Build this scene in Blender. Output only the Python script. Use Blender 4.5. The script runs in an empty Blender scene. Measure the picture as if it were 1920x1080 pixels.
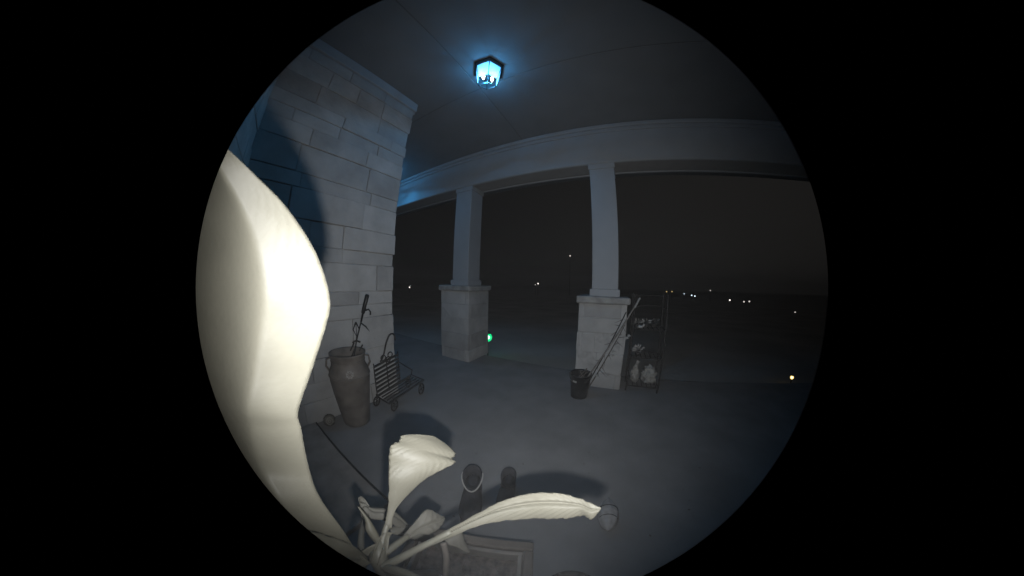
import bpy, bmesh, math, random
from mathutils import Vector, Matrix, noise
random.seed(7)
S = bpy.context.scene
COL = S.collection
R = math.radians

# ------------------------------------------------------------------ camera (150 degree fisheye of a video doorbell, 1.2 m above the porch floor)
H = 1.2
YAW, PITCH, ROLL = -.4581, -.0211, .0241          # azimuth of the lens from +Y, tilt, roll (radians)
F1, K3, F0 = .9817, -.0547, 412.0                 # lens polynomial, per 412 px of a 1920 px wide frame
CX, CY = 964.08, 534.32

def frame():
    fwd = Vector((math.sin(YAW) * math.cos(PITCH), math.cos(YAW) * math.cos(PITCH), math.sin(PITCH)))
    right0 = Vector((math.cos(YAW), -math.sin(YAW), 0)); up0 = right0.cross(fwd)
    c, s = math.cos(ROLL), math.sin(ROLL)
    return right0 * c + up0 * s, -right0 * s + up0 * c, fwd
RX, UP, FW = frame()
cd = bpy.data.cameras.new('camera'); cam = bpy.data.objects.new('camera', cd); COL.objects.link(cam)
cam.location = (0, 0, H)
cam.rotation_euler = Matrix((RX, UP, -FW)).transposed().to_euler()
cd.type = 'PANO'; cd.sensor_fit = 'HORIZONTAL'; cd.sensor_width = 36; cd.sensor_height = 20.25
cd.clip_start = .01; cd.clip_end = 2000
mm = 36 / 1920
lens = dict(panorama_type='FISHEYE_LENS_POLYNOMIAL', fisheye_fov=R(143.2), fisheye_polynomial_k0=0.0,
            fisheye_polynomial_k1=-F1 / (F0 * mm), fisheye_polynomial_k2=0.0,
            fisheye_polynomial_k3=-K3 / (F0 * mm) ** 3, fisheye_polynomial_k4=0.0)
for k, v in lens.items():
    tgt = cd if hasattr(cd, k) else cd.cycles
    setattr(tgt, k, v)
cd.lens = 50; cd.dof.use_dof = True; cd.dof.focus_distance = 2.2; cd.dof.aperture_fstop = 45
S.camera = cam

# ------------------------------------------------------------------ night sky, exposure
w = bpy.data.worlds.new('World'); S.world = w; w.use_nodes = True
bg = w.node_tree.nodes['Background']; bg.inputs[0].default_value = (1.0, .95, .90, 1); bg.inputs[1].default_value = .0112
nt = w.node_tree                                    # a town's faint glow towards the lamps on the right
tc = nt.nodes.new('ShaderNodeTexCoord'); dt = nt.nodes.new('ShaderNodeVectorMath'); dt.operation = 'DOT_PRODUCT'; dt.inputs[1].default_value = (.85, .5, -.1)
mrg = nt.nodes.new('ShaderNodeMapRange'); mrg.interpolation_type = 'SMOOTHSTEP'; mrg.inputs['From Min'].default_value = -.4; mrg.inputs['From Max'].default_value = 1
mrg.inputs['To Min'].default_value = .0034; mrg.inputs['To Max'].default_value = .0105
nt.links.new(tc.outputs['Generated'], dt.inputs[0]); nt.links.new(dt.outputs['Value'], mrg.inputs['Value']); nt.links.new(mrg.outputs['Result'], bg.inputs[1])
S.view_settings.view_transform = 'Standard'; S.view_settings.look = 'None'
S.view_settings.exposure = 0; S.view_settings.gamma = 1; S.view_settings.use_curve_mapping = False
S.render.image_settings.file_format = 'PNG'; S.render.image_settings.color_mode = 'RGB'
S.cycles.use_denoising = True
S.cycles.sample_clamp_indirect = 3
S.cycles.max_bounces = 6

# the doorbell's own infrared LED, five centimetres under its lens
LED_POWER = 56
ld = bpy.data.lights.new('doorbell_led', 'SPOT'); ld.energy = LED_POWER; ld.color = (.965, .98, 1.0)
ld.spot_size = R(158); ld.spot_blend = 1.0; ld.shadow_soft_size = .006
lo = bpy.data.objects.new('doorbell_led', ld); COL.objects.link(lo)
lo.location = Vector((0, 0, H)) - UP * .055 + FW * .004
lo.rotation_euler = (Matrix((RX, UP * math.cos(.10) - FW * math.sin(.10), -(FW * math.cos(.10) + UP * math.sin(.10))))).transposed().to_euler()

def sight(px, py):
    """direction seen at a pixel of the 1920 px photograph"""
    x = px - CX; y = -(py - CY); r = math.hypot(x, y) + 1e-9; q = r / F0; th = q * F1 + K3 * q ** 3
    return (RX * (math.sin(th) * x / r) + UP * (math.sin(th) * y / r) + FW * math.cos(th)).normalized()
def at(px, py, d):
    return Vector((0, 0, H)) + sight(px, py) * d
def on(px, py, x=None, y=None, z=None, hd=None):
    v = sight(px, py)
    if z is not None: t = (z - H) / v.z
    elif x is not None: t = x / v.x
    elif y is not None: t = y / v.y
    else: t = hd / math.hypot(v.x, v.y)
    return Vector((0, 0, H)) + v * t

# ------------------------------------------------------------------ materials
MAT = {}
def mat(name, col, rough=.8, var=.12, scale=8, bump=.0, bscale=40, metal=0, spec=.3, var2=0, detail=6):
    if name in MAT: return MAT[name]
    m = bpy.data.materials.new(name); m.use_nodes = True; nt = m.node_tree; N = nt.nodes; L = nt.links
    b = N['Principled BSDF']; b.inputs['Roughness'].default_value = rough; b.inputs['Metallic'].default_value = metal
    b.inputs['Specular IOR Level'].default_value = spec
    tc = N.new('ShaderNodeTexCoord'); no = N.new('ShaderNodeTexNoise'); no.inputs['Scale'].default_value = scale
    no.inputs['Detail'].default_value = detail; L.new(tc.outputs['Object'], no.inputs['Vector'])
    cr = N.new('ShaderNodeValToRGB'); e = cr.color_ramp.elements
    e[0].position = .3; e[1].position = .7
    e[0].color = [max(0, c * (1 - var)) for c in col] + [1]; e[1].color = [min(1, c * (1 + var)) for c in col] + [1]
    L.new(no.outputs['Fac'], cr.inputs['Fac']); out = cr.outputs['Color']
    if var2:                                       # each piece its own tone
        oi = N.new('ShaderNodeObjectInfo'); mr = N.new('ShaderNodeMapRange')
        mr.inputs['To Min'].default_value = 1 - var2; mr.inputs['To Max'].default_value = 1 + var2
        L.new(oi.outputs['Random'], mr.inputs['Value'])
        mx = N.new('ShaderNodeVectorMath'); mx.operation = 'SCALE'; L.new(out, mx.inputs[0]); L.new(mr.outputs['Result'], mx.inputs['Scale'])
        out = mx.outputs['Vector']
    L.new(out, b.inputs['Base Color'])
    if bump:
        n2 = N.new('ShaderNodeTexNoise'); n2.inputs['Scale'].default_value = bscale; n2.inputs['Detail'].default_value = 8
        L.new(tc.outputs['Object'], n2.inputs['Vector'])
        bp = N.new('ShaderNodeBump'); bp.inputs['Strength'].default_value = 1; bp.inputs['Distance'].default_value = bump
        L.new(n2.outputs['Fac'], bp.inputs['Height']); L.new(bp.outputs['Normal'], b.inputs['Normal'])
    MAT[name] = m; return m
def glow(name, col, strength):
    if name in MAT: return MAT[name]
    m = bpy.data.materials.new(name); m.use_nodes = True; b = m.node_tree.nodes['Principled BSDF']
    b.inputs['Base Color'].default_value = (0, 0, 0, 1); b.inputs['Emission Color'].default_value = (*col, 1); b.inputs['Emission Strength'].default_value = strength
    MAT[name] = m; return m

stone = mat('limestone', (.41, .405, .395), .9, .16, 4, .012, 13, var2=.15, detail=9)
stone_dark = mat('cap_stone', (.33, .325, .31), .9, .25, 9, .004, 30)
mortar = mat('mortar', (.41, .405, .395), .95, .15, 20, .003, 60)
conc = mat('brushed_concrete', (.215, .212, .208), .85, .14, 3.0, .0015, 50, detail=10)
white = mat('painted_wood', (.36, .375, .39), .6, .04, 5, .0004, 60)
ceilm = mat('ceiling_paint', (.215, .22, .225), .75, .05, 3, .0006, 40)
seam = mat('panel_gap', (.16, .16, .16), .95)
ground = mat('dry_grass_ground', (.40, .395, .38), 1, .2, .6, .01, 6)
black = mat('black_metal', (.018, .018, .018), .45, .2, 20)
blackp = mat('black_plastic', (.012, .012, .012), .35, .2, 12)
can = mat('rusty_can', (.15, .132, .115), .6, .3, 9, .001, 30)
iron = mat('dark_iron', (.03, .027, .024), .6, .3, 30)
palew = mat('pale_trim', (.30, .30, .28), .7)
brown = mat('brown_wood', (.10, .085, .07), .7, .25, 14, .0008, 50)
soil = mat('potting_soil', (.085, .07, .06), 1, .6, 40, .01, 60)
leafm = mat('leaf', (.078, .0735, .057), .55, .05, 30, .0002, 200, spec=.2)
leafd = mat('old_leaf', (.080, .076, .064), .6, .12, 40, .0002, 200, spec=.2)
stemm = mat('stem', (.092, .088, .07), .5, .08, 40, .0003, 120)
twig = mat('twig', (.13, .115, .10), .8, .3, 40)
cloth = mat('pale_bag', (.38, .37, .34), .9, .35, 18, .004, 40)
shoe = mat('dark_canvas', (.03, .03, .034), .8, .2, 30)
lace = mat('shoe_trim', (.34, .33, .31), .8)

# ------------------------------------------------------------------ helpers
def obj(name, bm, m, parent=None, smooth=False):
    me = bpy.data.meshes.new(name)
    bmesh.ops.recalc_face_normals(bm, faces=bm.faces)
    bm.to_mesh(me); bm.free(); me.materials.append(m)
    if smooth:
        for p in me.polygons: p.use_smooth = True
    o = bpy.data.objects.new(name, me); COL.objects.link(o)
    if parent:
        o.parent = parent
        o.matrix_parent_inverse = parent.matrix_basis.inverted()
    return o
def tag(o, label, cat, group=None, kind=None):
    o['label'] = label; o['category'] = cat
    if group: o['group'] = group
    if kind: o['kind'] = kind
    return o
def thing(name, label, cat, loc=(0, 0, 0), group=None):
    o = bpy.data.objects.new(name, None); COL.objects.link(o); o.location = loc; o.empty_display_size = .1
    return tag(o, label, cat, group)
def box(bm, c, s, bev=0, rot=None):
    g = bmesh.ops.create_cube(bm, size=1); vs = g['verts']
    M = Matrix.Diagonal((*s, 1))
    if rot is not None: M = rot.to_4x4() @ M
    M = Matrix.Translation(c) @ M
    bmesh.ops.transform(bm, matrix=M, verts=vs)
    if bev:
        es = list({e for v in vs for e in v.link_edges})
        bmesh.ops.bevel(bm, geom=es, offset=bev, segments=1, affect='EDGES')
    return vs
def B(c, s, bev=0, rot=None):
    bm = bmesh.new(); box(bm, c, s, bev, rot); return bm
def tube(bm, pts, rad, n=8, cap=True):
    pts = [Vector(p) for p in pts]
    if not isinstance(rad, (list, tuple)): rad = [rad] * len(pts)
    rings = []; prev = None
    for i, p in enumerate(pts):
        t = (pts[min(i + 1, len(pts) - 1)] - pts[max(i - 1, 0)]).normalized()
        if prev is None:
            a = t.orthogonal().normalized()
        else:
            a = (prev - t * prev.dot(t)).normalized()
        prev = a; b = t.cross(a)
        rings.append([bm.verts.new(p + (a * math.cos(2 * math.pi * k / n) + b * math.sin(2 * math.pi * k / n)) * rad[i]) for k in range(n)])
    for i in range(len(rings) - 1):
        for k in range(n):
            bm.faces.new((rings[i][k], rings[i][(k + 1) % n], rings[i + 1][(k + 1) % n], rings[i + 1][k]))
    if cap:
        bm.faces.new(rings[0][::-1]); bm.faces.new(rings[-1])
def T(pts, rad, n=8):
    bm = bmesh.new(); tube(bm, pts, rad, n); return bm
def lathe(prof, c, n=32, bm=None):
    bm = bm or bmesh.new(); c = Vector(c); rings = []
    for r, z in prof:
        rings.append([bm.verts.new(c + Vector((r * math.cos(2 * math.pi * k / n), r * math.sin(2 * math.pi * k / n), z))) for k in range(n)])
    for i in range(len(rings) - 1):
        for k in range(n):
            bm.faces.new((rings[i][k], rings[i][(k + 1) % n], rings[i + 1][(k + 1) % n], rings[i + 1][k]))
    bm.faces.new(rings[0][::-1]); bm.faces.new(rings[-1]); return bm
def circle(c, u, v, r, n=20, a0=0, a1=2 * math.pi):
    return [Vector(c) + u * (r * math.cos(a0 + (a1 - a0) * k / n)) + v * (r * math.sin(a0 + (a1 - a0) * k / n)) for k in range(n + 1)]
def cr(P, t):
    """Catmull-Rom through a list of vectors, t in 0..1"""
    n = len(P) - 1; f = min(t * n, n - 1e-6); i = int(f); u = f - i
    a, b, c, d = P[max(i - 1, 0)], P[i], P[i + 1], P[min(i + 2, n)]
    return .5 * ((2 * b) + (c - a) * u + (2 * a - 5 * b + 4 * c - d) * u * u + (3 * b - a - 3 * c + d) * u ** 3)
X, Yv, Z = Vector((1, 0, 0)), Vector((0, 1, 0)), Vector((0, 0, 1))

# ------------------------------------------------------------------ ground, floor, ceiling
CEIL = 3.30; WX = -2.0; WY = 1.33; HW = -.065
bm = bmesh.new(); bmesh.ops.create_grid(bm, x_segments=200, y_segments=200, size=600)
for v in bm.verts:
    d = math.hypot(v.co.x, v.co.y)
    v.co.z = -.16 - .03 * min(150, max(0, d - 6)) + (noise.noise(v.co * .02) * .3 if d > 30 else 0)
g = obj('ground', bm, ground); g['kind'] = 'structure'

fl = obj('porch_floor', B((0, 1.49, -.5), (14, 3.11, 1.0), .006), conc); fl['kind'] = 'structure'
# control joint cut lines are separate slabs' edges: a thin recessed groove strip
ceiling = obj('porch_ceiling', B((0, 1.6, CEIL + .034), (14, 5.4, .06)), seam); ceiling['kind'] = 'structure'
xs = [-7, -4.86, -1.20, 2.46, 4.9, 7]; ys = [-1.1, 1.55, 4.3]
for i in range(len(xs) - 1):
    for j in range(len(ys) - 1):
        g = .0045
        obj('panel', B(((xs[i] + xs[i + 1]) / 2, (ys[j] + ys[j + 1]) / 2, CEIL + .014), (xs[i + 1] - xs[i] - 2 * g, ys[j + 1] - ys[j] - 2 * g, .028), .003), ceilm, ceiling)

# ------------------------------------------------------------------ stone walls: every stone a piece of its own
def courses(z0, z1, hs):
    out = []; z = z0
    while z < z1 - .02:
        h = min(random.choice(hs), z1 - z)
        if z1 - (z + h) < .09: h = z1 - z
        out.append((z, h)); z += h
    return out
def stone_face(parent, origin, u, nrm, L, z0, z1, hs, ws, depth=.06, edge=True, m=None):
    gap = .0034
    for ci, (z, h) in enumerate(courses(z0, z1, hs)):
        x = 0
        while x < L - .01:
            wd = random.choice(ws)
            if x == 0 and ci % 2: wd *= .55
            if L - (x + wd) < .16: wd = L - x
            pr = random.uniform(.0, .014)
            last = x + wd >= L - .001
            ext = random.uniform(-.004, .012) if (last and edge) else 0
            bm = bmesh.new()
            c = origin + u * (x + wd / 2 + ext / 2) + nrm * (pr / 2 - depth / 2) + Z * (z + h / 2)
            rot = Matrix((u, nrm, Z)).transposed()
            box(bm, c, (wd - gap + ext, depth + pr, h - gap), .004, rot)
            for v in bm.verts: v.co += Vector((noise.noise(v.co * 9), noise.noise(v.co * 9 + Vector((5, 0, 0))), noise.noise(v.co * 9 + Vector((0, 7, 0))))) * .006
            obj('stone', bm, m or stone, parent)
            x += wd
sw = thing('stone_wall', 'tall pale stone block wall on the left reaching from floor to porch ceiling', 'wall', (WX, .6, 0))
obj('core', B((WX - .010 - 2.4, WY / 2 - .047 - .6, CEIL / 2), (4.8, WY + 1.1, CEIL)), mortar, sw)
stone_face(sw, Vector((WX, HW, 0)), Yv, X, WY - HW, 0, CEIL - .115, [.12, .16, .2, .2, .24, .3], [.3, .42, .55, .66])
stone_face(sw, Vector((WX - .07, WY - .005, 0)), -X, Yv, 2.2, 0, CEIL - .115, [.16, .2, .24, .3], [.4, .55, .7], depth=.09, edge=False)
obj('frieze_board', B((WX + .012, (WY + HW) / 2 + .01, CEIL - .0575), (.045, WY - HW + .03, .113), .004), white, sw)
obj('frieze_board', B((WX - 1.3, WY + .02, CEIL - .0575), (2.56, .05, .113), .004), white, sw)
hw = thing('house_wall', 'rough stone house wall beside the doorbell, seen edge on at the far left', 'wall', (-1, HW, 0))
obj('core', B((2.65, HW - .16, CEIL / 2), (5.90, .2, CEIL)), mortar, hw)
a_ = Vector((WX + .01, -.052, 0)); b_ = Vector((-1.12, -.215, 0)); us = (b_ - a_).normalized(); ns = Vector((-us.y, us.x, 0))
obj('core', B((a_ + b_) / 2 - ns * .068 + Z * CEIL / 2, ((b_ - a_).length, .12, CEIL), 0, Matrix((us, ns, Z)).transposed()), mortar, hw)
stone_lit = mat('stone_lit_copy', (.52, .515, .50), .9, .15, 7, .006, 14)  # paler copy of the limestone; LED light on the splay put into its colour
stone_face(hw, a_, us, ns, (b_ - a_).length, 0, CEIL, [.16, .2, .24, .3], [.35, .5, .65], edge=False, m=stone_lit)
stone_face(hw, Vector((-.30, HW, 0)), X, Yv, 2.4, 0, CEIL, [.16, .2, .24, .3], [.35, .5, .65], edge=False)
obj('door_panel', B((-.71, -.42, 1.1), (.72, .05, 2.2), .004), iron, hw)
obj('lintel', B((-.71, -.42, 2.76), (.72, .10, 1.1), .004), mortar, hw)
obj('jamb', B((-.34, -.27, CEIL / 2), (.06, .38, CEIL), .004), iron, hw)
obj('jamb', B((-1.08, -.36, CEIL / 2), (.06, .20, CEIL), .004), iron, hw)

# ------------------------------------------------------------------ low step by the house wall
st = thing('door_step', 'low brownish step slab in the dark corner beneath the large leaf', 'step', (-1.4, .2, 0))
obj('slab', B((-1.44, .185, .017), (1.08, .46, .034), .005), mat('step_tile', (.26, .235, .21), .8, .2, 8, .001, 40), st)
obj('edge_strip', B((-1.44, .423, .016), (1.08, .012, .030), .002), blackp, st)

# ------------------------------------------------------------------ beam and pillars
PY = 2.86
bmn = thing('porch_beam', 'grey painted beam running across the front of the porch above both pillars', 'beam', (0, PY, 2.73))
obj('fascia', B((0, 2.70, 2.985), (14, .03, .51), .003), white, bmn)
obj('fascia', B((0, 3.02, 2.985), (14, .03, .51), .003), white, bmn)
obj('soffit', B((0, PY, 2.752), (14, .286, .02), .002), mat('soffit_paint', (.33, .32, .31), .8, .05), bmn)
obj('moulding', B((0, 2.672, 3.215), (14, .024, .05), .004), white, bmn)
obj('moulding', B((0, 2.660, 3.27), (14, .048, .056), .008), white, bmn)
obj('moulding', B((0, 2.679, 2.752), (14, .010, .03), .003), white, bmn)

def pillar(cx, label, seed, dz=0):
    random.seed(seed)
    t = thing('porch_pillar', label, 'pillar', (cx, PY, 0), 'stone based porch pillars')
    w2 = .265; front = PY - .275
    obj('core', B((cx, PY, .49 + dz / 2), (.540, .540, .98 + dz)), mortar, t)
    z = 0; gap = .004
    for i, h in enumerate([.18, .25, .23, .17 + dz / 2, .155 + dz / 2]):
        # four sides of blocks, laid round the core so that the joints alternate
        a = i % 2
        for sx, sy in ((0, -1), (0, 1), (-1, 0), (1, 0)):
            if sy: Lw = .55 if a else .43
            else: Lw = .43 if a else .55
            if random.random() < .2: cut = [Lw * random.uniform(.35, .65)]
            else: cut = []
            segs = [0] + cut + [Lw]
            for k in range(len(segs) - 1):
                s0, s1 = segs[k], segs[k + 1]; pr = random.uniform(-.004, .008)
                mid = (s0 + s1) / 2 - Lw / 2
                if sy: c = (cx + mid, PY + sy * (.245 + pr), z + h / 2); s = (s1 - s0 - gap, .06, h - gap)
                else: c = (cx + sx * (.245 + pr), PY + mid, z + h / 2); s = (.06, s1 - s0 - gap, h - gap)
                bm = B(c, s, .006)
                for v in bm.verts: v.co += Vector((noise.noise(v.co * 8), noise.noise(v.co * 8 + Vector((3, 0, 0))), 0)) * .008
                obj('stone', bm, stone, t)
        z += h
    bm = bmesh.new(); box(bm, (cx, PY, 1.025 + dz), (.61, .61, .078), .012)
    bmesh.ops.subdivide_edges(bm, edges=bm.edges[:], cuts=2, use_grid_fill=True)
    for v in bm.verts: v.co += v.normal * noise.noise(v.co * 14) * .01
    obj('cap', bm, stone_dark, t)
    obj('base_block', B((cx + .01, PY, 1.105 + dz), (.355, .355, .085), .004), white, t)
    obj('column', B((cx + .01, PY, (1.1475 + dz + 2.7275) / 2), (.31, .31, 1.58 - dz), .005), white, t)
    obj('capital', B((cx + .01, PY, 2.70), (.335, .335, .075), .004), white, t)
    return t
pillar(-.138, 'nearer square pillar behind the black bucket, its pale stone base lit brightly', 11, .012)
pillar(-2.245, 'farther pillar left of the nearer one, dim stone base under a square column', 12, .085)

# ------------------------------------------------------------------ hexagonal ceiling lantern
def lantern(x, y, label, power, rot=R(5.8)):
    t = thing('ceiling_lantern', label, 'ceiling light', (x, y, CEIL), 'porch ceiling lanterns')
    def hexa(r, z): return [Vector((x + r * math.cos(rot + k * math.pi / 3), y + r * math.sin(rot + k * math.pi / 3), z)) for k in range(6)]
    bm = bmesh.new()
    prev = None
    for r, z in ((.160, CEIL - .001), (.160, CEIL - .022), (.138, CEIL - .034), (.03, CEIL - .034)):
        ring = [bm.verts.new(p) for p in hexa(r, z)]
        if prev:
            for k in range(6): bm.faces.new((prev[k], prev[(k + 1) % 6], ring[(k + 1) % 6], ring[k]))
        else: bm.faces.new(ring)
        prev = ring
    bm.faces.new(prev); obj('base_plate', bm, black, t)
    a = hexa(.134, CEIL - .034); b = hexa(.098, CEIL - .195)
    for k in range(6):
        obj('rib', T([a[k], b[k]], .0035, 6), black, t)
        bm = bmesh.new(); q = [a[k], a[(k + 1) % 6], b[(k + 1) % 6], b[k]]; c = sum(q, Vector()) / 4
        n = (q[1] - q[0]).cross(q[3] - q[0]).normalized() * .0015
        q = [c + (p - c) * .97 for p in q]
        v1 = [bm.verts.new(p + n) for p in q]; v2 = [bm.verts.new(p - n) for p in q]
        bm.faces.new(v1); bm.faces.new(v2[::-1])
        for i in range(4): bm.faces.new((v1[i], v1[(i + 1) % 4], v2[(i + 1) % 4], v2[i]))
        obj('glass_pane', bm, glass, t)
    bm = bmesh.new()
    for k in range(6): tube(bm, [b[k], b[(k + 1) % 6]], .004, 6)
    for k in range(3): tube(bm, [b[k], b[k + 3]], .003, 6)
    tube(bm, [(x, y, CEIL - .193), (x, y, CEIL - .215)], [.012, .004], 8)
    obj('bottom_frame', bm, black, t)
    obj('socket_stem', T([(x, y, CEIL - .034), (x, y, CEIL - .10)], .008, 8), black, t)
    for dx in (-.036, .036):
        p = (x + dx * .8, y + dx * .9, CEIL - .14)
        obj('bulb', lathe([(.004, .04), (.012, .03), (.014, .01), (.011, -.01), (.004, -.03)], p, 12), glow('bulb_glow', (1.0, .84, .72), 16), t, True)
        L = bpy.data.lights.new('bulb_light', 'POINT'); L.energy = power / 2; L.color = (.06, .46, 1.0); L.shadow_soft_size = .005
        o = bpy.data.objects.new('bulb_light', L); COL.objects.link(o); o.parent = t
        o.location = (p[0] - x, p[1] - y, p[2] - CEIL - .046)
    return t
gl = bpy.data.materials.new('seeded_glass'); gl.use_nodes = True; N = gl.node_tree.nodes; Lk = gl.node_tree.links
N.clear(); out = N.new('ShaderNodeOutputMaterial'); tr = N.new('ShaderNodeBsdfTransparent'); tl = N.new('ShaderNodeBsdfTranslucent'); gs = N.new('ShaderNodeBsdfGlossy')
gs.inputs['Roughness'].default_value = .15; tr.inputs[0].default_value = (.85, .95, .97, 1); tl.inputs[0].default_value = (.75, .9, .95, 1)
m1 = N.new('ShaderNodeMixShader'); m2 = N.new('ShaderNodeMixShader'); nz = N.new('ShaderNodeTexNoise'); nz.inputs['Scale'].default_value = 60
rp = N.new('ShaderNodeMapRange'); rp.inputs['To Min'].default_value = .1; rp.inputs['To Max'].default_value = .75; rp.inputs['From Min'].default_value = .3; rp.inputs['From Max'].default_value = .7
Lk.new(nz.outputs['Fac'], rp.inputs['Value']); Lk.new(rp.outputs['Result'], m1.inputs[0])
Lk.new(tr.outputs[0], m1.inputs[1]); Lk.new(tl.outputs[0], m1.inputs[2]); m2.inputs[0].default_value = .06
Lk.new(m1.outputs[0], m2.inputs[1]); Lk.new(gs.outputs[0], m2.inputs[2]); Lk.new(m2.outputs[0], out.inputs[0])
glass = gl
lantern(-.985, 1.365, 'hexagonal black framed glass lantern glowing blue on the porch ceiling', 12.5)
lantern(-3.75, 2.1, 'second glass lantern round the corner, hidden behind the tall stone wall', 16)

# ------------------------------------------------------------------ video doorbell that holds the lens
db = thing('video_doorbell', 'slim black video doorbell on a wedge mount on the house wall', 'doorbell', (0, 0, 1.1))
rot = Matrix((RX, UP, -FW)).transposed()
obj('housing', B(Vector((0, 0, H)) - UP * .045 - FW * .019, (.046, .135, .024), .004, rot), blackp, db)
obj('lens', (lambda b: b)(T([Vector((0, 0, H)) - FW * .007, Vector((0, 0, H)) - FW * .005, Vector((0, 0, H)) - FW * .003], [.012, .012, .009], 20)), black, db)
obj('wedge', B((0 + .012, -.048, H - .045), (.05, .034, .13), .002), blackp, db)

# ------------------------------------------------------------------ the potted plant
px, py_, pz = -.27, .2, 0
plant = thing('potted_plant', 'broad leaved plant in a square planter, its pale leaves blown out by the doorbell light', 'plant', (-.24, .2, 0))
def ribbon(name, rows, m, nu=14, nv=40, curl=0, pleat=0, pleats=10, slant=.4, mid=None, thick=.0007, side=1, rag=0, bend=0):
    """rows: (left px, right px, distance left, distance right) from the stalk to the tip"""
    Ls = [at(*r[0], r[2]) for r in rows]; Rs = [at(*r[1], r[3]) for r in rows]
    bm = bmesh.new(); G = []
    for j in range(nv + 1):
        v = j / nv; l = cr(Ls, v); r = cr(Rs, v); row = []
        ax = (cr(Ls, min(1, v + .02)) + cr(Rs, min(1, v + .02)) - cr(Ls, max(0, v - .02)) - cr(Rs, max(0, v - .02)))
        ac = r - l; n = ac.cross(ax)
        n = n.normalized() if n.length > 1e-9 else Z
        wd = ac.length
        for i in range(nu + 1):
            u = i / nu; p = l.lerp(r, u)
            if bend:                                # left half of the blade falls back behind a soft crease
                q = max(0, .50 - u) / .50; p = cam.location + (p - cam.location) * (1 + bend * (q ** 1.4))
            h = curl * wd * (4 * u * (1 - u)) * side
            if mid is not None:
                h += -wd * .16 * math.exp(-((u - mid) / .07) ** 2) * side
            if pleat:
                d = abs(u - (mid if mid is not None else .5))
                h += pleat * wd * math.sin((v - slant * d) * pleats * 2 * math.pi) * min(1, 4 * d) * min(1, 2.5 * v)
            if rag and (i == 0 or i == nu):
                p += ac.normalized() * (noise.noise(Vector((v * 22, i, 3))) * rag)
            row.append(bm.verts.new(p + n * h))
        G.append(row)
    for j in range(nv):
        for i in range(nu):
            bm.faces.new((G[j][i], G[j][i + 1], G[j + 1][i + 1], G[j + 1][i]))
    bmesh.ops.remove_doubles(bm, verts=bm.verts, dist=1e-5)
    o = obj(name, bm, m, plant, True)
    md = o.modifiers.new('solid', 'SOLIDIFY'); md.thickness = thick; md.offset = 0
    return o
def petiole(pts, r0, r1, m=None, n=8):
    P = [at(*p[:2], p[2]) for p in pts]; Q = [cr(P, k / 16) for k in range(17)]
    obj('petiole', T(Q, [r0 + (r1 - r0) * k / 16 for k in range(17)], n), m or stemm, plant, True)
HB = .44
# the huge leaf that crosses the left of the view, close to the lens
ribbon('leaf', [((640, 1075), (700, 1050), 0.400, 0.420),
                ((560, 1062), (672, 1025), 0.370, 0.390),
                ((500, 1015), (645, 985), 0.338, 0.353),
                ((446, 940), (603, 925), 0.301, 0.321),
                ((395, 860), (585, 878), 0.300, 0.310),
                ((375, 790), (569, 800), 0.268, 0.273),
                ((366, 740), (563, 766), 0.246, 0.258),
                ((360, 680), (588, 690), 0.236, 0.247),
                ((360, 600), (614, 608), 0.226, 0.233),
                ((360, 530), (622, 552), 0.216, 0.224),
                ((360, 450), (597, 470), 0.212, 0.214),
                ((360, 380), (545, 388), 0.200, 0.205),
                ((360, 318), (482, 322), 0.200, 0.195),
                ((360, 250), (424, 268), 0.200, 0.190),
                ((358, 214), (376, 232), 0.197, 0.187)],
       leafm, nu=24, nv=160, curl=.03, bend=.36, pleat=.0022, pleats=34, slant=.3, side=1)
# veined leaf that bends off to the lower left of it
ribbon('leaf', [((690, 1060), (694, 1040), .43, .43), ((640, 1080), (664, 1016), .37, .375), ((600, 1085), (622, 1000), .34, .345), ((560, 1075), (583, 990), .32, .325), ((535, 1050), (545, 996), .31, .31)],
       leafm, nu=18, nv=40, curl=.06, pleat=.02, pleats=6, slant=-1.2, mid=.5)
# upright fan shaped leaf
ribbon('leaf', [((724, 985), (738, 985), .435, .435), ((731, 950), (745, 952), .43, .43), ((733, 920), (770, 921), .42, .425), ((733, 890), (803, 892), .41, .42),
                ((733.5, 865), (832, 876), .41, .42), ((734, 845), (857, 862), .405, .43), ((738, 829), (852, 854), .405, .435), ((753, 821), (858, 845), .41, .44),
                ((757, 811), (843, 829), .415, .44), ((780, 809), (818, 812), .42, .435)],
       leafm, nu=24, nv=70, curl=.10, pleat=.011, pleats=15, slant=1.0, mid=None, rag=.0015)
petiole([(716, 1030, HB), (722, 1005, .438), (730, 978, .435)], .0055, .0045)
# long folded leaf reaching right over the floor
ribbon('leaf', [((800, 1010), (806, 1021), .41, .41), ((850, 984), (862, 996), .395, .395), ((900, 957), (905, 979), .385, .385), ((940, 936), (950, 971), .375, .38),
                ((985, 922), (1000, 967), .365, .375), ((1030, 918), (1040, 967), .355, .365), ((1062, 921), (1070, 966), .35, .36), ((1090, 929), (1097, 961), .345, .355),
                ((1113, 938), (1113, 968), .34, .35), ((1131, 947), (1126, 954), .34, .345)],
       leafm, nu=22, nv=70, curl=.16, pleat=.028, pleats=18, slant=.9, mid=.36, side=1, rag=.0015)
petiole([(722, 1056, HB), (745, 1046, .43), (790, 1022, .415), (850, 991, .395)], .0070, .0042)
# folded spear on the left
ribbon('leaf', [((712, 1018), (722, 1012), .44, .44), ((690, 990), (712, 992), .43, .43), ((688, 968), (697, 968), .425, .425), ((674, 944), (678, 945), .42, .42)], leafm, 8, 24, curl=.4)
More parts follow.
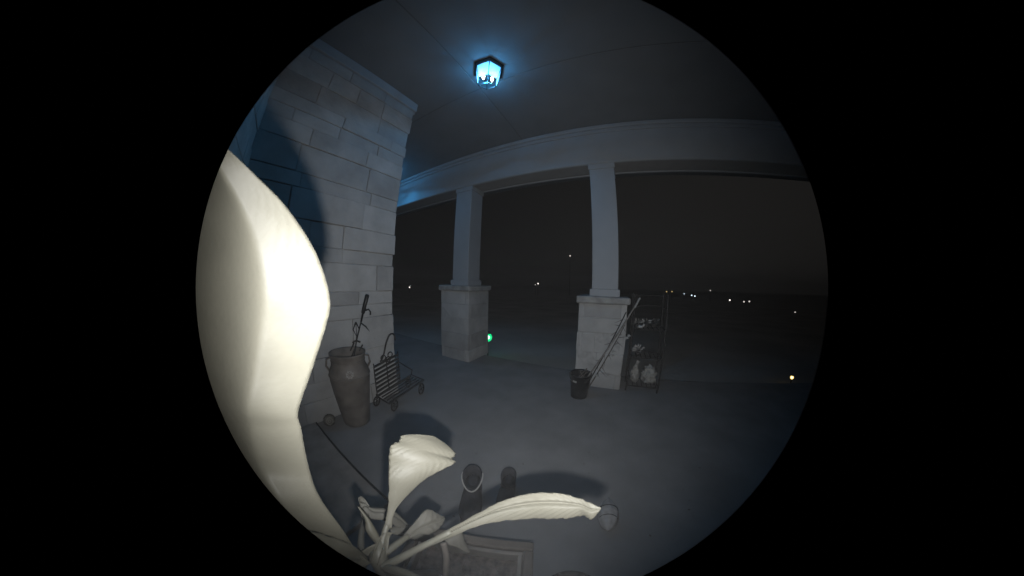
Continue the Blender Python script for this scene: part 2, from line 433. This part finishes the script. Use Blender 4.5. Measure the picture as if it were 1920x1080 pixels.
# leaf bent over behind, left
ribbon('leaf', [((683, 970), (694, 970), .53, .53), ((678, 935), (697, 960), .53, .52), ((700, 945), (700, 967), .53, .52), ((735, 948), (728, 972), .54, .53),
                ((755, 962), (752, 985), .56, .55), ((773, 982), (763, 992), .58, .57)], leafd, 12, 36, curl=.25, pleat=.02, pleats=7, mid=.4)
ribbon('leaf', [((688, 966), (694, 966), .53, .53), ((682, 950), (700, 950), .525, .53), ((676, 930), (690, 932), .52, .53), ((678, 927), (684, 927), .52, .52)], leafd, 8, 20, curl=-.3)
petiole([(682, 1030, .46), (681, 1000, .48), (688, 965, .53)], .0055, .0045, leafd)
# middle leaf beyond the fan leaf's stalk
ribbon('leaf', [((758, 1001), (764, 1009), .455, .455), ((780, 975), (790, 996), .47, .47), ((800, 952), (808, 997), .48, .48), ((812, 950), (822, 990), .49, .49),
                ((826, 958), (832, 980), .50, .50), ((836, 963), (838, 968), .51, .51)], leafd, 14, 36, curl=.14, pleat=.02, pleats=6, mid=.62)
petiole([(728, 1030, HB), (745, 1017, .445), (768, 1000, .46)], .0060, .0048)
# drooping leaf, lower right
ribbon('leaf', [((838, 1008), (846, 1016), .55, .55), ((866, 984), (862, 1022), .56, .56), ((874, 1004), (874, 1029), .57, .57), ((884, 1027), (885, 1031), .58, .58)], leafd, 12, 26, curl=.12, pleat=.012, pleats=5)
ribbon('leaf', [((732, 985), (738, 995), .54, .54), ((760, 978), (770, 1003), .56, .56), ((800, 985), (800, 1012), .58, .58), ((822, 1003), (820, 1010), .59, .59)], leafd, 10, 24, curl=.2, pleat=.02, pleats=4)
# stalks towards the viewer, below the hub
petiole([(725, 1058, HB), (760, 1068, .40), (800, 1086, .36)], .0062, .0045)
ribbon('leaf', [((722, 1064), (735, 1060), .44, .44), ((735, 1085), (770, 1072), .40, .40), ((760, 1110), (810, 1090), .36, .36)], leafm, 8, 14, curl=.2)
petiole([(835, 1012, .60), (841, 1040, .62), (839, 1075, .64)], .0075, .0065, twig)
# hub: overlapping sheaths and trunk
hub = at(712, 1038, HB)
top = at(718, 1005, .44)
obj('stem', T([Vector((-.26, .19, .36)), Vector((-.255, .15, .55)), hub - Z * .08, hub, top], [.017, .015, .014, .013, .006], 12), stemm, plant, True)
ribbon('sheath', [((700, 1050), (728, 1052), .435, .44), ((706, 1025), (732, 1022), .43, .435), ((714, 1005), (735, 1001), .43, .435), ((722, 998), (741, 994), .43, .43)], leafm, 8, 16, curl=-.3, thick=.0012)
ribbon('sheath', [((680, 1030), (712, 1055), .44, .43), ((694, 1020), (718, 1040), .435, .428), ((712, 1012), (724, 1024), .432, .43)], leafm, 8, 16, curl=-.35, thick=.0012)
# square planter, turned a little from the wall
uu = Vector((.934, .357, 0)); vv = Vector((.357, -.934, 0)); FR = Vector((-.115, .43, 0)); LU, LV = .39, .33; RZ = .40
cen = FR - uu * LU / 2 + vv * LV / 2
rotp = Matrix((uu, vv, -Z)).transposed()
bx = obj('planter', B(cen + Z * .17, (LU - .04, LV - .04, .34), .004, rotp), brown, plant)
for k, (o_, s_) in enumerate([(-vv * (LV / 2 - .015), (LU, .03, .06)), (vv * (LV / 2 - .015), (LU, .03, .06)), (uu * (LU / 2 - .015), (.03, LV - .064, .06)), (-uu * (LU / 2 - .015), (.03, LV - .064, .06))]):
    obj('rim_board', B(cen + o_ + Z * (RZ - .03), s_, .004, rotp), brown, bx)
for k, (o_, s_) in enumerate([(-vv * (LV / 2 - .039), (LU - .062, .012, .05)), (vv * (LV / 2 - .039), (LU - .062, .012, .05)), (uu * (LU / 2 - .039), (.012, LV - .09, .05)), (-uu * (LU / 2 - .039), (.012, LV - .09, .05))]):
    obj('inner_lip', B(cen + o_ + Z * (RZ - .036), s_, .002, rotp), mat('lip_paint', (.17, .155, .135), .7, .15, 12), bx)
bm = bmesh.new(); bmesh.ops.create_grid(bm, x_segments=24, y_segments=20, size=.5)
for v in bm.verts:
    q = Vector((v.co.x * (LU - .09), v.co.y * (LV - .09), 0)); z = .347 + noise.noise(q * 26) * .012
    v.co = cen + uu * q.x + vv * q.y + Z * z
obj('soil', bm, soil, bx)

# ------------------------------------------------------------------ things on the floor
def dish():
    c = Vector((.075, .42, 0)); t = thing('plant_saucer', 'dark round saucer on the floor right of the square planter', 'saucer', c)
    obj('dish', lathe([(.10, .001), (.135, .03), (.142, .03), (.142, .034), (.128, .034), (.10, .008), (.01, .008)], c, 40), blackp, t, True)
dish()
def boot(c, ang, label, k=1.0, trim=True):
    t = thing('ankle_boot', label, 'boot', c, 'pair of ankle boots standing on the porch floor')
    d = Vector((math.sin(ang), math.cos(ang), 0)); s = Vector((d.y, -d.x, 0)); c = Vector(c)
    def P(f, l, z): return c + d * f * k + s * l * k + Z * z * k
    prof = [(-.135, .03, .015, .035), (-.10, .042, .04, .06), (-.05, .046, .05, .075), (0, .044, .05, .10), (.03, .042, .06, .14)]
    bm = bmesh.new(); rings = []
    # foot: lofted sections from toe to heel
    for f, wv, hv in [(-.145, .012, .02), (-.13, .032, .036), (-.10, .044, .05), (-.05, .047, .062), (0, .043, .08), (.05, .038, .10), (.095, .036, .10), (.118, .022, .09)]:
        rings.append([bm.verts.new(P(f, 1.15 * wv * math.cos(a) * (1 if math.sin(a) < .3 else .85), max(.012, .012 + hv * (.5 + .5 * math.sin(a))))) for a in [2 * math.pi * q / 14 for q in range(14)]])
    for i in range(len(rings) - 1):
        for q in range(14): bm.faces.new((rings[i][q], rings[i][(q + 1) % 14], rings[i + 1][(q + 1) % 14], rings[i + 1][q]))
    bm.faces.new(rings[0]); bm.faces.new(rings[-1][::-1]); obj('upper', bm, shoe, t, True)
    bm = bmesh.new(); rings = []
    for z, r, th in [(.05, .052, 0), (.10, .051, 0), (.150, .055, 0), (.153, .049, 1), (.10, .044, 1), (.065, .03, 1)]:
        rings.append([bm.verts.new(P(.055 + 1.15 * r * math.cos(a), .9 * r * math.sin(a), z + (.014 * math.cos(a) - .034 * max(0, -math.cos(a)) ** 2 if z > .14 else 0))) for a in [2 * math.pi * q / 20 for q in range(20)]])
    for i in range(len(rings) - 1):
        for q in range(20): bm.faces.new((rings[i][q], rings[i][(q + 1) % 20], rings[i + 1][(q + 1) % 20], rings[i + 1][q]))
    obj('shaft', bm, shoe, t, True)
    obj('opening_shade', lathe([(.047 * k, 0), (.047 * k, .004)], P(.055, 0, .098), 20), blackp, t)  # black disc put in as the shade down inside the boot opening
    bm = bmesh.new(); vs = []
    for f, wv in [(-.15, .02), (-.13, .04), (-.08, .05), (0, .046), (.07, .042), (.12, .03), (.125, .0)]: vs.append((f, wv))
    loop = [P(f, wv, 0) for f, wv in vs] + [P(f, -wv, 0) for f, wv in vs[::-1][1:]]
    a = [bm.verts.new(p) for p in loop]; b = [bm.verts.new(p + Z * .014 * k) for p in loop]
    bm.faces.new(a[::-1]); bm.faces.new(b)
    for i in range(len(a)): bm.faces.new((a[i], a[(i + 1) % len(a)], b[(i + 1) % len(a)], b[i]))
    obj('sole', bm, blackp, t)
    if trim:
        ring = [P(.055 + 1.16 * .056 * math.cos(q), .91 * .056 * math.sin(q), .147 + .014 * math.cos(q) - .034 * max(0, -math.cos(q)) ** 2) for q in [math.pi * .42 + math.pi * 1.16 * j / 20 for j in range(21)]]
        obj('collar_trim', T(ring, .0042, 6), lace, t)
        for z0 in (.135, .115):
            r2 = [P(.055 + 1.2 * .046 * math.cos(q), .95 * .046 * math.sin(q), z0 - .025 + .01 * math.cos(q)) for q in [math.pi * .62 + math.pi * .76 * j / 10 for j in range(11)]]
            obj('lace', T(r2, .0022, 6), lace, t)
    return t
boot((-.56, .71, 0), R(-28), 'ankle boot with pale laced collar, nearer the square planter', 1.1, True)
boot((-.415, .84, 0), R(-18), 'plain dark ankle boot, half in the shadow of the long leaf', .9, False)
def shell(c):
    c = Vector(c); t = thing('ribbed_gourd', 'small grey ribbed gourd lying on the concrete at the tip of the long leaf', 'gourd', c)
    bm = bmesh.new(); ax = Vector((-.12, 1, 0)).normalized(); s = Vector((ax.y, -ax.x, 0)); rings = []
    for k in range(21):
        q = k / 20; f = (q - .5) * .235; f *= .9; r = .053 * max(0, math.sin(math.pi * q)) ** .55 * (1 if q < .5 else 1 - 1.1 * (q - .5)) + .002
        rings.append([bm.verts.new(c + ax * f + s * r * math.cos(a) * (1 + .05 * math.cos(8 * a)) + Z * (.045 + .85 * r * math.sin(a) * (1 + .05 * math.cos(8 * a)))) for a in [2 * math.pi * j / 32 for j in range(32)]])
    for i in range(20):
        for j in range(32): bm.faces.new((rings[i][j], rings[i][(j + 1) % 32], rings[i + 1][(j + 1) % 32], rings[i + 1][j]))
    bm.faces.new(rings[0][::-1]); bm.faces.new(rings[-1])
    obj('shell', bm, mat('gourd_skin', (.33, .32, .31), .85, .15, 30, .001, 80), t, True)
    bm = bmesh.new(); tube(bm, circle(c + ax * .018 + Z * .045, s, Z, .0505, 20, R(-20), R(200)), .0022, 6)
    tube(bm, circle(c - ax * .04 + Z * .045, s, Z, .047, 20, R(-20), R(200)), .0018, 6); obj('band', bm, black, t)
shell((.135, .90, 0))

# ---- milk can
cc = Vector((-1.805, .735, 0))
t = thing('milk_can', 'old dark metal milk can with two shoulder handles against the stone wall', 'milk can', cc)
obj('body', lathe([(.10, 0), (.112, .012), (.118, .05), (.135, .17), (.152, .30), (.166, .42), (.168, .455), (.160, .495), (.143, .53), (.138, .57), (.143, .61), (.150, .622), (.150, .634), (.140, .632), (.130, .57), (.128, .52), (.02, .51)], cc, 44), can, t, True)
bm = bmesh.new(); tube(bm, circle(cc + Z * .455, X, Yv, .169, 40), .004, 6, False); tube(bm, circle(cc + Z * .575, X, Yv, .139, 40), .004, 6, False); obj('hoop', bm, can, t, True)
dv = Vector((-cc.x, -cc.y, 0)).normalized(); sv = Vector((-dv.y, dv.x, 0))
for sgn in (-1, 1):
    q = cc + sv * sgn * .125
    obj('handle', T([q + Z * .60 + sv * sgn * .004, q + sv * sgn * .045 + Z * .585, q + sv * sgn * .055 + Z * .53, q + sv * sgn * .03 + Z * .485], .008, 8), can, t, True)
# octagonal rosette on its shoulder
q = cc + dv * .166 + Z * .50; nn = (dv + Z * .75).normalized(); a1 = sv; a2 = nn.cross(sv)
bm = bmesh.new(); tube(bm, circle(q, a1, a2, .026, 8), .003, 6, False)
for k in range(4):
    e = a1 * math.cos(k * math.pi / 4 + .39) + a2 * math.sin(k * math.pi / 4 + .39); tube(bm, [q - e * .034, q - e * .012], .0028, 6); tube(bm, [q + e * .012, q + e * .034], .0028, 6)
obj('rosette', bm, mat('rosette_metal', (.33, .31, .28), .5), t)
# ---- walking cane and garden stake standing in the can
base = cc + Vector((0, 0, .53)); ctop = on(693, 547, hd=2.06); cmid = on(681, 598, hd=2.04)
t = thing('walking_cane', 'black cane with thick grip and side hook leaning out of the milk can', 'cane', base)
ax = (ctop - cmid).normalized()
obj('shaft', T([cc + Vector((.02, .03, .525)), on(673, 632, hd=2.03), cmid], .006, 8), blackp, t)
obj('grip', T([cmid, cmid + (ctop - cmid) * .3, cmid + (ctop - cmid) * .34, ctop - ax * .01, ctop], [.008, .009, .017, .018, .015], 12), blackp, t, True)
hk = cmid + (ctop - cmid) * .40
obj('hook', T([hk, hk + sv * .045 + Z * .012, hk + sv * .06 - Z * .01, hk + sv * .058 - Z * .035], .007, 8), blackp, t, True)
obj('strap', T([cmid - Z * .01, on(690, 607, hd=2.04), on(697, 616, hd=2.04)], [.006, .006, .001], 6), iron, t)
t = thing('garden_stake', 'thin metal stake with an open diamond ornament, standing in the milk can', 'garden stake', base)
d0 = on(672, 612, hd=2.0); e1 = sv
obj('rod', T([cc + Vector((.03, -.02, .525)), on(671, 645, hd=2.0), d0 - Z * .06], .005, 8), iron, t)
bm = bmesh.new(); ring = [d0 + Z * .06, d0 + e1 * .026, d0 - Z * .06, d0 - e1 * .026, d0 + Z * .06]; tube(bm, ring, .0055, 6)
tube(bm, [d0 + Z * .06, d0 - Z * .06], .003, 6); obj('diamond', bm, iron, t)
bm = bmesh.new(); tube(bm, [on(665, 637, hd=2.0), on(672, 633, hd=2.0), on(680, 636, hd=2.0)], .007, 6); tube(bm, [on(668, 637, hd=2.0), on(661, 652, hd=2.0)], .006, 6); tube(bm, [on(684, 641, hd=2.0), on(678, 652, hd=2.0)], .006, 6)
obj('scroll', bm, iron, t)
# ---- ball with rosette behind the can
c = Vector((-1.90, .52, .055)); t = thing('garden_ball', 'small pale ribbed ball on the floor left of the milk can', 'ball', c - Z * .055)
bm = bmesh.new(); bmesh.ops.create_uvsphere(bm, u_segments=20, v_segments=12, radius=.05)
for v in bm.verts:
    a = math.atan2(v.co.y, v.co.x); v.co *= 1 + .06 * math.cos(a * 8)
    v.co += c - Z * .004
obj('ball', bm, mat('ball_paint', (.16, .15, .13), .8, .3, 20), t, True)
bm = bmesh.new(); dq = Vector((.9, -.25, .25)).normalized(); a1 = dq.orthogonal().normalized(); a2 = dq.cross(a1)
tube(bm, circle(c + dq * .046, a1, a2, .028, 16), .004, 6, False); tube(bm, circle(c + dq * .052, a1, a2, .010, 12), .004, 6, False); obj('rosette', bm, mat('ball_ring', (.24, .23, .2), .7), t)

# ---- slatted garden cart
o0 = Vector((-1.80, 1.16, 0)); t = thing('garden_cart', 'small slatted iron garden cart with curled handle and spoked wheels by the wall corner', 'cart', o0)
def C(a, b, z): return Vector((-1.93 + a + (-.16) * b, 1.03 + b, z))      # a: across, b: along the cart
for k in range(8):                                   # near panel of slats, tipped up towards the handle
    z = .10 + k * .043
    obj('slat', T([C(.02, .0 , z - .0), C(.05, .30, z + .055)], .0115, 6), iron, t)
for b_, dz in ((.0, 0), (.15, .03), (.30, .055)):
    obj('upright', T([C(.012 + .1 * b_, b_, .07 + dz), C(.012 + .1 * b_, b_, .43 + dz)], .006, 6), iron, t)
for k in range(5):
    obj('bed_slat', T([C(.02 + k * .045, .02, .095), C(.05 + k * .045, .47, .15)], .007, 6), iron, t)
obj('bed_frame', T([C(0, 0, .09), C(.03, .49, .155), C(.24, .49, .155), C(.21, 0, .09), C(0, 0, .09)], .009, 6), iron, t)
obj('side_rail', T([C(.05, .30, .37), C(.05, .49, .22), C(.03, .49, .155)], .007, 6), iron, t)
hp = [C(.05, .06, .44), C(.06, .10, .50), C(.07, .13, .60), C(.07, .17, .67), C(.07, .21, .69), C(.07, .245, .67), C(.07, .25, .62)]
obj('handle', T([cr(hp, k / 18) for k in range(19)], .008, 8), iron, t, True)
bm = bmesh.new()
for cz, cb in ((.47, .10), (.44, .16), (.48, .19)): tube(bm, circle(C(.05, cb, cz), Yv, Z, .026, 14), .006, 6, False)
obj('scrollwork', bm, iron, t)
for a_, b_, r_ in ((.23, .05, .05), (.23, .45, .055), (.02, -.02, .045), (.0, .46, .05)):
    c = C(a_, b_, r_ + .008)
    u_ = Vector((-.35, .94, 0))
    bm = bmesh.new(); tube(bm, circle(c, u_, Z, r_, 20), .008, 6, False); wl = obj('wheel', bm, iron, t, True)
    bm = bmesh.new()
    for k in range(3):
        e = u_ * math.cos(k * math.pi / 3) + Z * math.sin(k * math.pi / 3); tube(bm, [c - e * r_, c + e * r_], .004, 5)
    obj('spoke', bm, iron, wl)
    obj('axle_leg', T([c, C(a_ * .9 + .01, b_, .13)], .005, 6), iron, t)

# ---- bucket with poles
bc = Vector((-.295, 2.30, 0)); t = thing('bucket', 'black plastic bucket in front of the nearer pillar, holding poles', 'bucket', bc)
obj('body', lathe([(.088, 0), (.092, .01), (.112, .25), (.118, .25), (.118, .272), (.111, .272), (.109, .25), (.088, .015), (.01, .012)], bc, 36), blackp, t, True)
dl = Vector((-.40, -.9, 0)).normalized()
obj('label_patch', B(bc + dl * .108 + Z * .205, (.045, .004, .022), .001, Matrix((Vector((-dl.y, dl.x, 0)) * -1, dl, Z)).transposed()), palew, t)
obj('bail', T(circle(bc + Z * .262, X, (Yv * -.75 - Z * .5).normalized(), .123, 16, R(0), R(180)), .003, 6), iron, t)
def pole(name, label, cat, a, b, r, m, grp=None):
    t = thing(name, label, cat, a, grp); obj('shaft', T([a, a.lerp(b, .5), b], r, 8), m, t); return t
ptop = Vector((.262, 2.50, 1.085))
p = pole('garden_pole', 'longest pale pole leaning from the bucket past the pillar corner', 'pole', bc + Vector((-.04, -.02, .03)), ptop, .0085, mat('weathered_pole', (.22, .205, .185), .8, .3, 30))
obj('ferrule', T([Vector(ptop) - (Vector(ptop) - bc).normalized() * .12, ptop], .0115, 8), palew, p)
p = pole('bamboo_cane', 'thinner dark cane just above the long pole in the bucket', 'garden cane', bc + Vector((.03, .03, .03)), Vector((.12, 2.47, .93)), .006, iron)
for k in range(9):
    f = .35 + k * .07; q = (bc + Vector((.03, .03, .03))).lerp(Vector((.12, 2.47, .93)), f)
    e = Vector((random.uniform(-.09, .04), random.uniform(-.05, .02), random.uniform(-.06, .05)))
    obj('twig', T([q, q + e], [.0035, .001], 5), twig, p)
p = thing('dry_branch', 'bundle of dry twigs leaning in the bucket below the long pole', 'branch', bc + Vector((.05, -.04, .02)), None)
e1_ = Vector((.115, 2.44, .80))
obj('stem', T([bc + Vector((.05, -.04, .02)), e1_], [.008, .004], 6), twig, p)
for k in range(16):
    f = .3 + .7 * k / 16; q = (bc + Vector((.05, -.04, .02))).lerp(e1_, f)
    e = Vector((random.uniform(-.04, .09), random.uniform(-.06, .02), random.uniform(-.08, .03)))
    obj('twig', T([q, q + e * .6, q + e], [.003, .002, .0008], 5), twig, p)
    if k % 3 == 0:
        bm = bmesh.new(); a = q + e; s1 = Vector((.02, 0, .012)); s2 = Vector((.006, -.01, -.02))
        vs = [bm.verts.new(v) for v in (a, a + s1 + s2 * .4, a + s1 * 1.6 + s2 * 1.4, a + s2 * 1.2)]; bm.faces.new(vs); obj('dry_leaf', bm, palew, p)
for k, (ang, ln) in enumerate([(-.5, .10), (.3, .12), (1.2, .10), (.8, .14)]):
    a = bc + Vector((.04 * math.cos(k), .03 * math.sin(k), .20)); b = a + Vector((ln * math.sin(ang), -.02, ln))
    obj('twig', T([a, b], .004, 5), twig, p)

# ---- iron shelf rack right of the pillar
rk = thing('shelf_rack', 'narrow dark iron plant rack with three shelves right of the nearer pillar', 'rack', (.40, 2.72, 0))
x0, x1, y0, y1 = .215, .585, 2.60, 2.86; RT = 1.12
for x_ in (x0, x1):
    for y_ in (y0, y1): obj('post', T([(x_, y_, 0), (x_, y_, RT)], .009, 6), iron, rk)
for z_ in (.065, .41, .735):
    sh = obj('shelf', T([(x0, y0, z_), (x1, y0, z_), (x1, y1, z_), (x0, y1, z_), (x0, y0, z_)], .007, 6), iron, rk)
    for k in range(7): obj('slat', T([(x0 + .02 + k * .055, y0, z_), (x0 + .02 + k * .055, y1, z_)], .004, 5), iron, sh)
obj('top_rail', T([(x0, y0, .97), (x0 + .09, y0, 1.00), (x1 - .09, y0, 1.00), (x1, y0, .97)], .006, 6), iron, rk)
obj('top_rail', T([(x0, y1, RT - .02), (x1, y1, RT - .02)], .006, 6), iron, rk)
def blob(name, label, cat, c, r, m, amp=.3, freq=18, grp=None, part='body'):
    c = Vector(c); t = thing(name, label, cat, c - Z * r[2], grp); bm = bmesh.new(); bmesh.ops.create_icosphere(bm, subdivisions=4, radius=1)
    for v in bm.verts:
        n = v.co.normalized(); f = 1 + amp * noise.noise(n * freq * .15 + c * 3) + amp * .5 * noise.noise(n * freq * .4 + c)
        v.co = c + Vector((n.x * r[0] * f, n.y * r[1] * f, max(-r[2] * .97, n.z * r[2] * f)))
    obj(part, bm, m, t, True); return t
def sprigs(t, c, n, rad, m, ln=.04):
    random.seed(int(c[0] * 1000)); bm = bmesh.new()
    for k in range(n):
        d = Vector((random.gauss(0, 1), random.gauss(0, 1), abs(random.gauss(0, 1)))).normalized(); p = Vector(c) + d * rad * random.uniform(.4, 1)
        u = d.orthogonal().normalized() * .35; u.rotate(Matrix.Rotation(random.uniform(0, 6.28), 3, d)); e = d * ln
        vs = [bm.verts.new(q) for q in (p, p + e * .5 + u * ln * .6, p + e, p + e * .5 - u * ln * .6)]; bm.faces.new(vs)
    o = obj('foliage', bm, m, t); o['kind'] = 'stuff'
# bottom shelf: two pale bags
b1 = blob('potting_bag', 'pale upright bag with twisted top, left on the bottom rack shelf', 'bag', (.305, 2.70, .175), (.05, .07, .10), cloth, .35, 20, 'pale bags on the bottom shelf')
obj('twisted_top', T([(.305, 2.70, .25), (.315, 2.69, .31), (.325, 2.70, .345)], [.035, .018, .022], 8), cloth, b1)
blob('potting_bag', 'wider crumpled pale bag, right on the bottom rack shelf', 'bag', (.475, 2.71, .175), (.085, .08, .105), cloth, .45, 26, 'pale bags on the bottom shelf')
# middle shelf: flower pot
def potted(x_, y_, z_, label, r, n, rad, m, grp):
    t = thing('flower_pot', label, 'flower pot', (x_, y_, z_), grp)
    obj('pot', lathe([(r * .7, 0), (r, r * 1.3), (r * 1.08, r * 1.3), (r * 1.08, r * 1.55), (r * .9, r * 1.55), (r * .5, r * 1.3)], (x_, y_, z_), 20), mat('grey_pot', (.10, .095, .09), .8, .3, 20), t, True)
    sprigs(t, (x_, y_, z_ + r * 1.6), n, rad, m); return t
pl = mat('pale_foliage', (.42, .41, .39), .8, .3, 40)
potted(.31, 2.70, .418, 'small pot with pale spiky flower on the middle rack shelf', .028, 70, .055, pl, 'pots on the rack')
potted(.275, 2.68, .743, 'little pot with pale leaves, leftmost on the top rack shelf', .026, 26, .045, pl, 'pots on the rack')
potted(.37, 2.72, .743, 'middle little pot with pale leaves on the top rack shelf', .028, 26, .05, pl, 'pots on the rack')
potted(.47, 2.74, .743, 'darker little pot with sparse leaves, right on the top rack shelf', .026, 14, .05, mat('dim_foliage', (.12, .12, .11), .9), 'pots on the rack')
t = thing('ornament', 'small white figurine lying on the edge of the top rack shelf', 'ornament', (.30, 2.62, .743))
bm = bmesh.new(); bmesh.ops.create_icosphere(bm, subdivisions=2, radius=.022)
for v in bm.verts: v.co = Vector((v.co.x * 1.5 + .30, v.co.y + 2.62, v.co.z * .8 + .761))
obj('body', bm, mat('white_glaze', (.5, .5, .48), .4), t, True)
obj('head', lathe([(.004, .02), (.013, .01), (.013, -.004), (.005, -.014)], (.335, 2.62, .775), 12), MAT['white_glaze'], t, True)

# ------------------------------------------------------------------ garden and far lights
def solar(px_, py_, gy, label, col, st, grp, k=1):
    p = on(px_, py_, y=gy); t = thing('solar_stake_light', label, 'garden light', (p.x, p.y, -.2), grp)
    obj('stake', T([(p.x, p.y, -.35), (p.x, p.y, p.z - .03)], .008, 6), iron, t)
    obj('globe', lathe([(a * k, b * k) for a, b in ((.014, .056), (.040, .042), (.056, .006), (.044, -.034), (.016, -.054))], p, 16), glow('glow' + name_of(col), col, st), t, True)
    obj('cap', lathe([(a * k, b * k) for a, b in ((.016, .056), (.050, .056), (.03, .07), (.006, .08))], p, 16), blackp, t)
    e = (Vector((0, 0, H)) - p).normalized()
    bm = bmesh.new(); bmesh.ops.create_icosphere(bm, subdivisions=2, radius=.026 * k, matrix=Matrix.Translation(p + e * .046 * k)); obj('led_lens', bm, glow('led_core' + name_of(col), tuple(.5 + .5 * c for c in col), 3), t, True)
def name_of(c): return '_%d_%d_%d' % tuple(int(v * 99) for v in c)
solar(919, 627, 3.3, 'green glowing garden stake light just right of the farther pillar', (.0, .95, .30), 1.0, 'garden stake lights', 1.35)
solar(1489, 702, 3.4, 'yellow glowing garden stake light at the right edge of the view', (1.0, .70, .22), 1.6, 'garden stake lights', .5)
def lamp(px_, py_, dist, r, st, label, col=(1, .93, .85)):
    p = on(px_, py_, hd=dist); gz = -.16 - .03 * max(0, dist - 6) - .6
    t = thing('street_lamp', label, 'lamp', (p.x, p.y, gz), 'far lamps out in the dark')
    obj('pole', T([(p.x, p.y, gz), (p.x, p.y, p.z - r)], [.05, .03], 6), iron, t)
    bm = bmesh.new(); bmesh.ops.create_icosphere(bm, subdivisions=2, radius=r, matrix=Matrix.Translation(p)); obj('lamp_head', bm, glow('lamp%s_%d' % (name_of(col), st * 100), col, st), t, True)
lamp(772, 533, 60, .15, 2.2, 'single far lamp between the stone wall and the farther pillar')
lamp(745, 590, 18, .05, .9, 'low lamp showing right at the edge of the tall stone wall')
lamp(1073, 474, 60, .14, 1.5, 'highest far lamp, up in the dark left of the nearer column')
lamp(1013, 526, 60, .17, 2.0, 'brighter right lamp of the close pair between the pillars')
lamp(1008, 528, 61, .11, .8, 'fainter left lamp of the close pair between the pillars')
row = [(1228, 555, .35, 'lone faint far lamp just above the rack'), (1254, 541, .25, 'left faint lamp of the pair right above the rack post', (1, .75, .3)), (1264, 541, .25, 'right faint lamp of the pair right above the rack post', (1, .75, .3)),
       (1287, 545, .5, 'dim left lamp of the bluish cluster right of the rack', (.7, .9, 1)), (1301, 548, 1.2, 'bright middle lamp of the bluish cluster right of the rack', (.7, .9, 1)), (1307, 549.5, 1.2, 'bright right lamp of the bluish cluster right of the rack', (.75, .95, 1)),
       (1336, 539, .2, 'very faint lamp highest over the row on the right'), (1372.5, 557, 1.6, 'brightest lamp left in the far right group'), (1399, 560, .6, 'small lamp in the middle of the far right group'), (1409, 559.5, .6, 'small lamp at the right of the far right group'),
       (1483, 590, 1.2, 'lower lamp near the right edge of the view'), (1495, 580, .35, 'dim wide lamp at the very right edge')]
for r_ in row:
    lamp(r_[0], r_[1], 75 if r_[0] < 1450 else 32, .19 if r_[0] < 1450 else .08, r_[2] * 1.4 + .2, r_[3], *(r_[4:] or ()))

# few crumbs of leaf and grit on the concrete
random.seed(3); bm = bmesh.new()
for k in range(70):
    x_ = random.uniform(-1.7, 2.2); y_ = random.uniform(.45, 2.5); z_ = .0015; L_ = random.uniform(.003, .011)
    a = random.uniform(0, 6.28); u_ = Vector((math.cos(a), math.sin(a), 0)) * L_; v_ = Vector((-u_.y, u_.x, 0)) * .5
    p = Vector((x_, y_, z_)); q = p + Z * L_ * .3
    vs = [bm.verts.new(c_) for c_ in (p - u_, p - v_, p + u_, p + v_, q)]
    for i in range(4): bm.faces.new((vs[i], vs[(i + 1) % 4], vs[4]))
o = obj('leaf_litter', bm, twig); tag(o, 'scattered dark crumbs of dry leaf and grit on the concrete floor', 'litter', kind='stuff')
# thin haze volume added to imitate the lens veil and soften the horizon
hz = bpy.data.materials.new('lens_veil'); hz.use_nodes = True; n_ = hz.node_tree.nodes; n_.clear()
o_ = n_.new('ShaderNodeOutputMaterial'); pv = n_.new('ShaderNodeVolumePrincipled'); pv.inputs['Color'].default_value = (.97, .98, 1, 1); pv.inputs['Density'].default_value = .0015
hz.node_tree.links.new(pv.outputs[0], o_.inputs['Volume'])
hb = obj('haze', B((0, 0, 0), (1600, 1600, 60)), hz); hb['kind'] = 'stuff'
